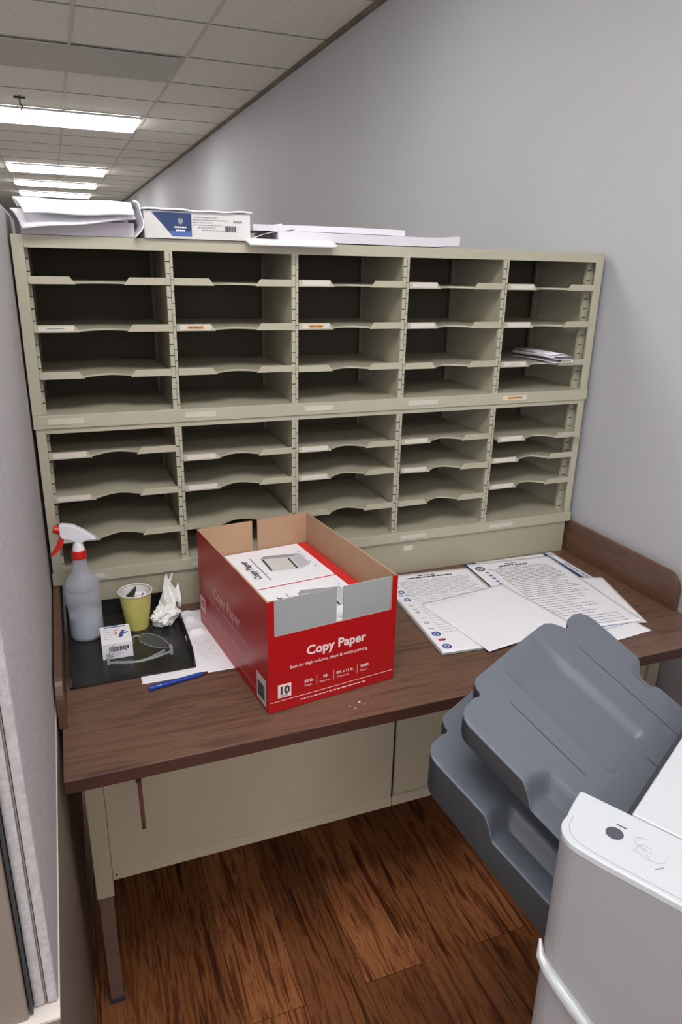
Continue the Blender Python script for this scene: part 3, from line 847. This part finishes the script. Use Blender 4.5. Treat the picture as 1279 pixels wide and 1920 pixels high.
# left side lettering (reads from the back towards the front)
S = lambda y0, z0: (lambda a, b: (yb, y0 - a, z0 + b))
tx = MB()
put_text(tx, 'Copy Paper', .036, S(.325, .118), bold=.001)
put_text(tx, 'Best for high-volume, black & white printing', .0135, S(.355, .095), bold=.0002)
tx.box(yb - .0002, yb, .02, .43, .0225, .0234)
put_text(tx, '20 lb.', .015, S(.31, .055)); put_text(tx, '92', .015, S(.25, .055)); put_text(tx, '8\u00bd x 11 in.', .015, S(.205, .055)); put_text(tx, '5000', .015, S(.12, .055))
sd = mat('worn side lettering', (226, 170, 166), .5)
tx.build('side_lettering', sd, box, merge=False)
wl = MB().box(yb - .0004, yb, .392, .428, .040, .078); o = wl.build('white_square', M['pinkish'], box)
tx = MB(); put_text(tx, '10', .028, (lambda a, b: (yb - .0008, .4235 - a, .052 + b)), bold=.001); tx.build('ten_mark', M['boxred'], o, merge=False)
wl = MB().box(yb - .0004, yb, .012, .060, .008, .068); o = wl.build('barcode_label', M['labelgrey'], box)
tx = MB(); y = .018
while y < .054:
    l = random.uniform(.0008, .0024); tx.box(yb - .0008, yb - .0005, y, y + l, .018, .052); y += l + random.uniform(.0007, .0016)
tx.build('barcode', M['inkd'], o)
# printed lines on the torn boards edge
# reams: two stacks of five
def ream(x0, y0, z0, lab, top):
    t = thing('paper_ream', lab, 'paper ream', (0, 0, 0), group=None)
    t.parent = None
    R = Matrix.Translation(box.location) @ Matrix.Rotation(ang, 4, 'Z')
    t.location = R @ Vector((x0, y0, z0)); t.rotation_euler = (0, 0, ang); t['_local'] = 1
    w, d, h = .282, .210, .0325
    MB().box(0, w, 0, d, 0, h).build('wrapper', M['white'], t, bevel=.0015)
    MB().box(w - .027, w + .0004, -.0003, d + .0003, .002, h + .0004).build('red_band', M['reamred'], t, bevel=.001)
    if top:
        zt = h + .0007
        mb = MB(); mb.box(0, w - .027, d - .0042, d - .0010, h + .0001, zt)
        if top == 2: mb.build('red_line', M['redp'], t)
        mb = MB()
                # the title reads along the depth, its top towards the right
        put_text(mb, 'Copy Paper', .023, (lambda a, b: (.093 - b, .045 + a, zt)), bold=.0006)
        put_text(mb, 'Best for high-volume, black & white printing', .0075, (lambda a, b: (.110 - b, .030 + a, zt)))
        mb.build('ream_lettering', M['inkd'], t, merge=False)
        mb = MB()
        # printed picture of a ream: pale top with two dark ends, grey side
        zt2 = zt
        mb.quad((0.124, .075, zt2), (0.198, .060, zt2), (0.204, .135, zt2), (0.130, .150, zt2), 0)
        mb.quad((0.127, .078, zt2 + .0002), (0.132, .077, zt2 + .0002), (0.137, .145, zt2 + .0002), (0.132, .146, zt2 + .0002), 1)
        mb.quad((0.188, .066, zt2 + .0002), (0.193, .065, zt2 + .0002), (0.198, .131, zt2 + .0002), (0.193, .132, zt2 + .0002), 1)
        mb.quad((0.198, .060, zt2), (0.231, .078, zt2), (0.234, .145, zt2), (0.204, .135, zt2), 2)
        mb.quad((0.130, .150, zt2), (0.204, .135, zt2), (0.234, .145, zt2), (0.146, .166, zt2), 3)
        for r in range(4): mb.quad((0.144, .085 + r * .015, zt2 + .0002), (0.180, .078 + r * .015, zt2 + .0002), (0.180, .0792 + r * .015, zt2 + .0002), (0.144, .0862 + r * .015, zt2 + .0002), 2)
        mb.build('ream_picture', [M['white2'], M['inkd'], M['inkl'], M['flute']], t, merge=False)
        for r in range(4):
            MB().lathe([(0, zt2 + .0001), (.0035, zt2 + .0001)], (.236, .060 + r * .032), 12).build('ream_symbol', M['lblue'], t, merge=False)
    return t
gp = 'reams of paper in the red box'
hts = .0328
for s in range(2):
    for k in range(5):
        top = (1 if s else 2) if k == 4 else 0
        lab = 'white topped ream with printed copy paper label, %s' % ('at the back of the red box' if s else 'at the torn front of the red box') if k == 4 else \
            'stacked paper ream %s, %s inside the red box' % (['at the bottom', 'second from the bottom', 'in the middle', 'just under the top one'][k], 'rear pile' if s else 'front pile')
        r = ream(.0050, .0055 + s * .2135, .0035 + k * hts, lab, top); r['group'] = gp

# crumbs
for i, (px, py, s) in enumerate([(.560, -.577, .0022), (.575, -.560, .0028), (.552, -.566, .0016), (.583, -.569, .0015), (.640, -.540, .0012), (.60, -.572, .0011)]):
    mb = MB(); bm = bmesh.new(); bmesh.ops.create_icosphere(bm, subdivisions=1, radius=s)
    mb.add([(px + v.co.x * 1.2, py + v.co.y, ZD + .0003 + s * .6 + v.co.z * .6) for v in bm.verts], [[v.index for v in f.verts] for f in bm.faces]); bm.free()
    tag(mb.build('crumb', M['crumb'], off=(px, py, ZD)), 'tiny pale crumb on the desk top in front of the red box', 'crumb', 'crumbs in front of the red box')

# ================================================================== SHEETS ON THE RIGHT OF THE DESK
def sheet(name, lab, cat, tl, ang, w, h, z, curl=None, film=0., mats=None):
    """flat sheet, local origin at its top left corner, y running down the page"""
    t = thing(name, lab, cat, (tl[0], tl[1], z), rotz=ang, local=True)
    cf = curl or (lambda x, y: 0.)
    mb = MB().grid(lambda u, v: (w * u, -h * v, cf(w * u, h * v)), 24, 30)
    mb.build('page', M['white'], t, solid=.0003)
    if film:
        f = MB()
        f.box(-film, w + film, -h - film, film, -.0004, -.0002); f.build('laminate_film', M['film'], t)
    return t, cf
def lines(mb, cf, x0, x1, y0, n, dy, th=.0022, mi=0, jag=.08, gap=None, e=.0005):
    for r in range(n):
        if gap and r % gap == gap - 1: continue
        y = y0 + r * dy; x = x0; xe = x1 - random.random() * jag * (x1 - x0)
        while x < xe:
            l = min(random.uniform(.008, .03), xe - x)
            mb.quad((x, -y, cf(x, y) + e), (x + l, -y, cf(x + l, y) + e), (x + l, -y - th, cf(x + l, y + th) + e), (x, -y - th, cf(x, y + th) + e), mi)
            x += l + .0025
def ring(mb, cf, x, y, r0, r1, mi=0, e=.0007, n=20):
    v = []
    for k in range(n):
        a = 2 * PI * k / n; v += [(x + r0 * math.cos(a), -y + r0 * math.sin(a), cf(x, y) + e), (x + r1 * math.cos(a), -y + r1 * math.sin(a), cf(x, y) + e)]
    mb.add(v, [(2 * k, 2 * k + 1, (2 * k + 3) % (2 * n), (2 * k + 2) % (2 * n)) for k in range(n)], mi)

# sheet with navy strip (undermost)
t, cf = sheet('notice_sheet', 'sheet with a navy and white strip along its right edge, under the poster', 'paper', (1.190, .0005), -.012, .279, .308, ZD + .0006)
mb = MB(); mb.quad((.240, -.004, .0005), (.252, -.004, .0005), (.252, -.306, .0005), (.240, -.306, .0005), 0)
mb.quad((.232, -.08, .0005), (.239, -.08, .0005), (.239, -.300, .0005), (.232, -.300, .0005), 1)
mb.quad((.253, -.004, .0005), (.258, -.004, .0005), (.258, -.30, .0005), (.253, -.30, .0005), 1)
x = .012
while x < .19:
    l = random.uniform(.006, .016); mb.quad((.262, -x - .05 * (x > .03), .0006), (.268, -x - .05 * (x > .03), .0006), (.268, -x - l - .05 * (x > .03), .0006), (.262, -x - l - .05 * (x > .03), .0006), 2); x += l + .004
mb.quad((.258, -.262, .0006), (.268, -.262, .0006), (.268, -.298, .0006), (.258, -.298, .0006), 3)
mb.build('printed_strip', [M['navy'], M['lblue'], M['ink'], M['green']], t, merge=False)
t, cf = sheet('loose_page', 'white page corner sticking out furthest right from under the poster', 'paper', (1.285, -.150), -.30, .216, .279, ZD + .0012)
o_ = t
t, cf = sheet('loose_page', 'white page under the poster, its lower right corner nearest the copier tray', 'paper', (1.155, -.235), .10 , .216, .279, ZD + .0018)
t.location = (1.145, -.262, ZD + .0018)
mb = MB(); lines(mb, cf, .07, .20, .20, 3, .012, .004); mb.build('printed_text', M['lblue'], t)

tag(MB().box(1.145, 1.468, -.06, -.0005, ZD + .0001, ZD + .0005).build('dark_strip', M['navy'], off=(1.3, -.03, ZD)), 'dark navy strip showing behind the papers at the riser', 'dark_strip')  # thin dark navy strip laid along the riser
# right poster
cr = lambda x, y: .002 * max(0, (y - .33) / .12) ** 2 + .0012 * math.sin(x * 11) * (y / .43)
t, cf = sheet('safety_poster', 'right safety rules poster with a round dark badge at its top left', 'poster', (1.153, -.010), -.072, .283, .445, ZD + .0032, cr)
mb = MB()
tf = lambda x0, y0: (lambda a, b: (x0 + a, -y0 + b, cf(x0 + a, y0 - b) + .0006))
lines(mb, cf, .118, .158, .021, 1, .01, .004, 1, 0)
put_text(mb, 'SAFETY RULES', .0155, tf(.138, .043), bold=.0007, align='CENTER', mi=1)
lines(mb, cf, .045, .255, .052, 2, .009, .003)
lines(mb, cf, .060, .262, .074, 9, .0085, .003)
lines(mb, cf, .060, .262, .152, 9, .0115, .0028, jag=.25)
lines(mb, cf, .060, .262, .260, 9, .0135, .0026, jag=.45)
lines(mb, cf, .150, .250, .385, 4, .014, .0022, mi=0)
mb.build('printed_text', [M['ink'], M['inkd'], M['lblue']], t, merge=False)
mb = MB()
ring(mb, cf, .026, .040, .0095, .0150, 0); ring(mb, cf, .026, .040, 0, .0060, 2)
mb.build('round_badge', [M['inkd'], M['blue'], M['ink']], t, merge=False)
mb = MB()
for k in range(7): ring(mb, cf, .034, .072 + k * .020, .0015, .0056, 0, n=12); ring(mb, cf, .047, .064 + k * .020, 0, .002, 1, n=8)
for k in range(6): ring(mb, cf, .034, .22 + k * .024, .002, .0065, 1, n=12)
mb.build('picture_symbols', [M['blue'], M['lblue']], t, merge=False)

# left poster
cl = lambda x, y: .0012 * math.sin(x * 9 + y * 4)
t, cf = sheet('safety_poster', 'left laminated poster with a column of small round pictures, beside the red box', 'poster', (.864, -.012), -.070, .279, .436, ZD + .0026, cl, film=.005)
mb = MB()
lines(mb, cf, .112, .165, .016, 1, .01, .005, 1, 0)
lines(mb, cf, .075, .215, .027, 1, .01, .007, 1, 0)
lines(mb, cf, .040, .262, .046, 12, .0085, .0034)
lines(mb, cf, .040, .262, .155, 16, .0125, .0028, jag=.3)
lines(mb, cf, .150, .25, .38, 3, .014, .005, mi=2)
mb.build('printed_text', [M['inkl'], M['inkd'], M['lblue']], t, merge=False)
mb = MB()
specs = [(.018, .052, 4), (.026, .078, 1), (.026, .108, 0), (.018, .128, 2), (.034, .130, 1), (.024, .156, 0), (.018, .190, 3), (.022, .212, 3), (.022, .232, 2), (.024, .262, 3), (.022, .290, 2), (.020, .318, 3), (.022, .348, 5), (.024, .378, 6), (.022, .410, 5)]
for x, y, k in specs:
    if k == 5: ring(mb, cf, x, y, .006, .0115, 0); ring(mb, cf, x, y, 0, .004, 0)
    elif k == 0: ring(mb, cf, x, y, .005, .0095, 0)
    elif k == 1: ring(mb, cf, x, y, .001, .006, 1)
    elif k == 2: ring(mb, cf, x, y, .003, .006, 2)
    elif k == 3: mb.quad((x - .006, -y - .003, cf(x, y) + .0006), (x + .008, -y - .005, cf(x, y) + .0006), (x + .009, -y - .0025, cf(x, y) + .0006), (x - .005, -y, cf(x, y) + .0006), 2)
    elif k == 4: ring(mb, cf, x, y, .002, .007, 3)
    else: mb.quad((x - .009, -y - .004, cf(x, y) + .0006), (x + .003, -y - .005, cf(x, y) + .0006), (x + .003, -y + .006, cf(x, y) + .0006), (x - .009, -y + .006, cf(x, y) + .0006), 3); mb.quad((x + .003, -y - .005, cf(x, y) + .0006), (x + .010, -y - .002, cf(x, y) + .0006), (x + .010, -y + .004, cf(x, y) + .0006), (x + .003, -y + .006, cf(x, y) + .0006), 4)
mb.build('picture_symbols', [M['blue'], M['lblue'], M['ink'], M['redp'], M['inkd']], t, merge=False)

# blank sheet lying across both
a_ = math.radians(8.1)
cb = lambda x, y: .002 * math.sin(x * 9) * (y / .27)
t, cf = sheet('blank_sheet', 'blank white sheet lying across the two posters, a corner pointing forward', 'paper', (.899, -.208), a_, .279, .274, ZD + .0060, cb)
mb = MB(); lines(mb, cf, .02, .17, .016, 1, .01, .0014, jag=0)
mb.build('faint_crease', M['inkl'], t)

# ================================================================== COPIER
O = (.565, -1.186)
cop = thing('office_copier', 'white office copier finisher with slate grey output trays, at lower right', 'copier', (*O, 0), rotz=math.atan2(-.881, .474), local=True)
def arc(cx, cy, r, a0, a1, n=8): return [(cx + r * math.cos(math.radians(a0 + (a1 - a0) * k / n)), cy + r * math.sin(math.radians(a0 + (a1 - a0) * k / n))) for k in range(n + 1)]
XE = .66
door = [(XE, .069), (-.006, .069)] + [(-.004, .04), (-.001, .018)] + arc(.030, .010, .0315, 175, 262, 8) + [(.05, -.0232), (XE, -.0232)]
MB().prism(door, .990, axis='z', a0=.12, sm=False).build('front_door', M['copgrey'], cop, bevel=.0015)
lid = [(XE, .0705), (-.0045, .0705), (-.007, .068)] + [(-.005, .04), (-.002, .018)] + arc(.030, .010, .0325, 175, 262, 8) + [(.05, -.0242), (XE, -.0242)]
MB().prism(lid, 1.0, axis='z', a0=.9905).build('top_ledge', M['copier'], cop, bevel=.002)
gl = [(XE, .0650), (.004, .0650), (.004, .022)] + arc(.033, .013, .028, 178, 262, 8) + [(.05, -.0175), (XE, -.0175)]
inn = [(XE, .0642), (.0048, .0642), (.0048, .022)] + arc(.0333, .0133, .0272, 178, 262, 8) + [(.05, -.0167), (XE, -.0167)]
mb = MB(); n = len(gl)
st_ = 2
v = [(*p, 1.0003) for p in gl[st_:]] + [(*p, 1.0003) for p in inn[st_:]]; q = len(gl) - st_
mb.add(v, [(i, i + 1, q + i + 1, q + i) for i in range(q - 1)])
mb.build('ledge_seam', M['flute'], cop, merge=False)
mb = MB().box(.0555, XE, .0725, .62, .935, 1.0); mb.build('top_cover', M['copier'], cop, bevel=.002)
mb = MB().box(.0565, XE - .002, .0725, .618, .10, .9345); mb.build('cabinet', M['copgrey'], cop, bevel=.002)
MB().box(.0300, .0560, .0850, .560, .35, .93).build('tray_housing', M['copdark'], cop, bevel=.002)
MB().box(.02, XE - .02, .02, .60, 0, .0995).build('base', M['copdark'], cop)
# oval mark, dash and moulded symbol on the ledge
mb = MB().lathe([(0, 1.0004), (.0098, 1.0004), (.0100, 1.0002)], (.0515, .0275), 28); mb.build('dark_button', M['button'], cop)
MB().box(.0480, .0600, .0425, .0440, 1.0002, 1.0006).build('dash_mark', M['button'], cop)
mb = MB()
def pl(pts, r=.00035): mb.tube([(a, b, 1.0004) for a, b in pts], r, n=5)
pl([(.083 + .011 * math.cos(a / 5.), .034 + .008 * math.sin(a / 5.)) for a in range(8, 26)])
pl([(.078, .018), (.090, .013), (.104, .015), (.110, .022), (.108, .031)]); pl([(.078, .018), (.079, .028), (.084, .032), (.092, .031)])
pl([(.090, .020), (.096, .014)]); pl([(.074, .015), (.079, .0175)]); pl([(.085, .024), (.094, .026)])
mb.build('moulded_symbol', M['symb'], cop)
mb = MB(); mb.tube([(.1045, .005, 1.0004), (.1105, .013, 1.0004)], .0006, n=5); mb.build('moulded_line', M['ink'], cop)
# curved pull that divides the door
pth = [(-.0035, -.004, .822), (.004, -.016, .811), (.018, -.0225, .8035), (.04, -.0255, .789), (.09, -.0265, .753), (.15, -.0265, .712), (.22, -.0265, .676), (.32, -.0265, .652), (.45, -.0265, .648), (.62, -.0265, .648)]
MB().tube(pth, [.002, .006, .0085, .0095, .0095, .0095, .0095, .0095, .0095, .0095], n=14).build('door_pull', M['silver'], cop)
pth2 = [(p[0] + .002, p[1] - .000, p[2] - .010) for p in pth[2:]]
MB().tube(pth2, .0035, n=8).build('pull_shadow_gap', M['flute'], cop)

SL = math.tan(math.radians(27))
def sm(a, b, x): 
    q = max(0., min(1., (x - a) / (b - a))); return q * q * (3 - 2 * q)
def tray_part(name, zb, ds, dt, hf):
    """out = outline in (s, t): s runs away from the copier, t towards the wall"""
    base = [(0, .075), (.205 + ds, .075)] + [(.223 + ds + .022 * math.sin(a), .099 - .024 * math.cos(a)) for a in [PI / 2 * k / 8 for k in range(0, 9)]]
    base += [(.246 + ds, .122), (.243 + ds, .132), (.2465 + ds, .140), (.2535 + ds, .142), (.2605 + ds, .147), (.264 + ds, .156)]
    base += [(.2655 + ds, .25), (.2655 + ds, .370), (.264 + ds, .388), (.258 + ds, .402), (.248 + ds, .412), (.239 + ds, .420), (.2365 + ds, .428), (.243 + ds, .436), (.247 + ds, .448), (.247 + ds, .470), (.243 + ds, .487), (.234 + ds, .498), (.220 + ds, .503)]
    base += [(.140 + ds, .503), (.133 + ds, .500), (.127 + ds, .490), (.123 + ds, .478), (.115 + ds, .473), (.04, .473), (0, .473)]
    base = [(a, b + dt) for a, b in base]
    # dense outline
    out = []
    for i, p in enumerate(base):
        q = base[(i + 1) % len(base)]; d = math.dist(p, q); k = max(1, int(d / .008))
        out += [(p[0] + (q[0] - p[0]) * j / k, p[1] + (q[1] - p[1]) * j / k) for j in range(k)]
    n = len(out)
    def inside(x, y):
        c = False; j = n - 1
        for i in range(n):
            if (out[i][1] > y) != (out[j][1] > y) and x < (out[j][0] - out[i][0]) * (y - out[i][1]) / (out[j][1] - out[i][1]) + out[i][0]: c = not c
            j = i
        return c
    pts = list(out); stp = .0042
    for i in range(90):
        for j in range(120):
            x = .002 + i * stp; y = .07 + dt + j * stp
            if x < .33 and inside(x, y) and min((x - a) ** 2 + (y - b) ** 2 for a, b in out) > (stp * .6) ** 2: pts.append((x, y))
    r = delaunay_2d_cdt([Vector(p) for p in pts], [], [list(range(n))], 1, 1e-6)
    vs, fs = r[0], r[2]
    def h(s, t):
        t = t - dt
        d = 0.
        # grip recess beside the copier
        d -= .030 * (1 - sm(.124 + ds, .136 + ds, s + .3 * max(0, t - .095))) * (1 - sm(.112, .128, t))
        # long shallow depression down the middle
        a = sm(.060 + ds * .3, .074 + ds * .3, s) * (1 - sm(.205 + ds, .262 + ds, s)); b = sm(.212, .224, t) * (1 - sm(.330, .350, t))
        d -= .013 * a * b
        # small hollow on the far side
        d -= .010 * (1 - sm(.118 + ds, .136 + ds, s)) * sm(.445, .470, t) * sm(.085 + ds, .10 + ds, s)
        return d
    def P(s, t, dz=0.): return (.055 - s, t, zb + SL * s + h(s, t) + dz)
    mb = MB()
    mb.add([P(p.x, p.y) for p in vs], [list(f) for f in fs], 0, True)
    # skirt: rounded shoulder then vertical wall, its shadow put in as darker colour
    loops = []
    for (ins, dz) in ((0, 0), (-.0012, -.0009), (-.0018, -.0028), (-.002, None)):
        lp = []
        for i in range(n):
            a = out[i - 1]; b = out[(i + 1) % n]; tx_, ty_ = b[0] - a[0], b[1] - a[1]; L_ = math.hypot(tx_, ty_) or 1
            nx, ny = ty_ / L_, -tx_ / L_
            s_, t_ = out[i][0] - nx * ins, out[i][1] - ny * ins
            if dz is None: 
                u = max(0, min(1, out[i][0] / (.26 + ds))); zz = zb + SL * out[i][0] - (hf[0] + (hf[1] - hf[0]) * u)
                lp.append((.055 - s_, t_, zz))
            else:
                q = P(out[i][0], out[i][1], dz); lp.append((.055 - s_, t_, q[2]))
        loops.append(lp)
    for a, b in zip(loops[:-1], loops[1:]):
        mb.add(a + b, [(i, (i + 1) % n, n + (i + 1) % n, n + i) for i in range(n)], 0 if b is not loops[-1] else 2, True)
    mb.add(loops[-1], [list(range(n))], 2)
    # long engraved lines
    for (t0, s0, s1) in ((.402, .021, .207 + ds), (.170, .09, .213 + ds), (.300, .0, .045), (.245, .0, .03)):
        k = 24; v = []
        for i in range(k + 1):
            s = s0 + (s1 - s0) * i / k; v += [P(s, t0 + dt - .0006, .0004), P(s, t0 + dt + .0006, .0004)]
        mb.add(v, [(2 * i, 2 * i + 1, 2 * i + 3, 2 * i + 2) for i in range(k)], 1)
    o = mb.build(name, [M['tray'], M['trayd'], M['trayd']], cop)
    return o
a = tray_part('output_tray', .90, 0, 0, (.034, .032)); a['label'] = 'upper slate grey output tray'
b = tray_part('output_tray', .785, .05, .002, (.105, .058)); b['label'] = 'lower slate grey output tray'

# ================================================================== LIGHT, WORLD, CAMERA
w = bpy.data.worlds.new('office air'); sc.world = w; w.use_nodes = True
w.node_tree.nodes['Background'].inputs['Color'].default_value = (.9, .93, 1, 1)
w.node_tree.nodes['Background'].inputs['Strength'].default_value = 3.0

yaw, pitch, roll = .3757, -.336, .0221
import os
fwd = Vector((math.sin(yaw) * math.cos(pitch), math.cos(yaw) * math.cos(pitch), math.sin(pitch)))
rt = Vector((math.cos(yaw), -math.sin(yaw), 0)); upv = rt.cross(fwd)
Rr = math.cos(roll) * rt + math.sin(roll) * upv; Uu = -math.sin(roll) * rt + math.cos(roll) * upv
cd = bpy.data.cameras.new('camera'); cam = bpy.data.objects.new('camera', cd); C.objects.link(cam)
mw = Matrix.Identity(4)
for i in range(3):
    mw[i][0] = Rr[i]; mw[i][1] = Uu[i]; mw[i][2] = -fwd[i]
mw[0][3], mw[1][3], mw[2][3] = .0735, -1.7058, 1.6126
cam.matrix_world = mw
cd.sensor_fit = 'VERTICAL'; cd.sensor_height = 24; cd.lens = 1328.95 / 1920 * 24
cd.clip_start = .02; cd.clip_end = 60
sc.camera = cam
sc.view_settings.view_transform = 'Standard'
sc.view_settings.look = 'None'
sc.view_settings.exposure = 0.12
for o in bpy.data.objects:
    if '_local' in o: del o['_local']
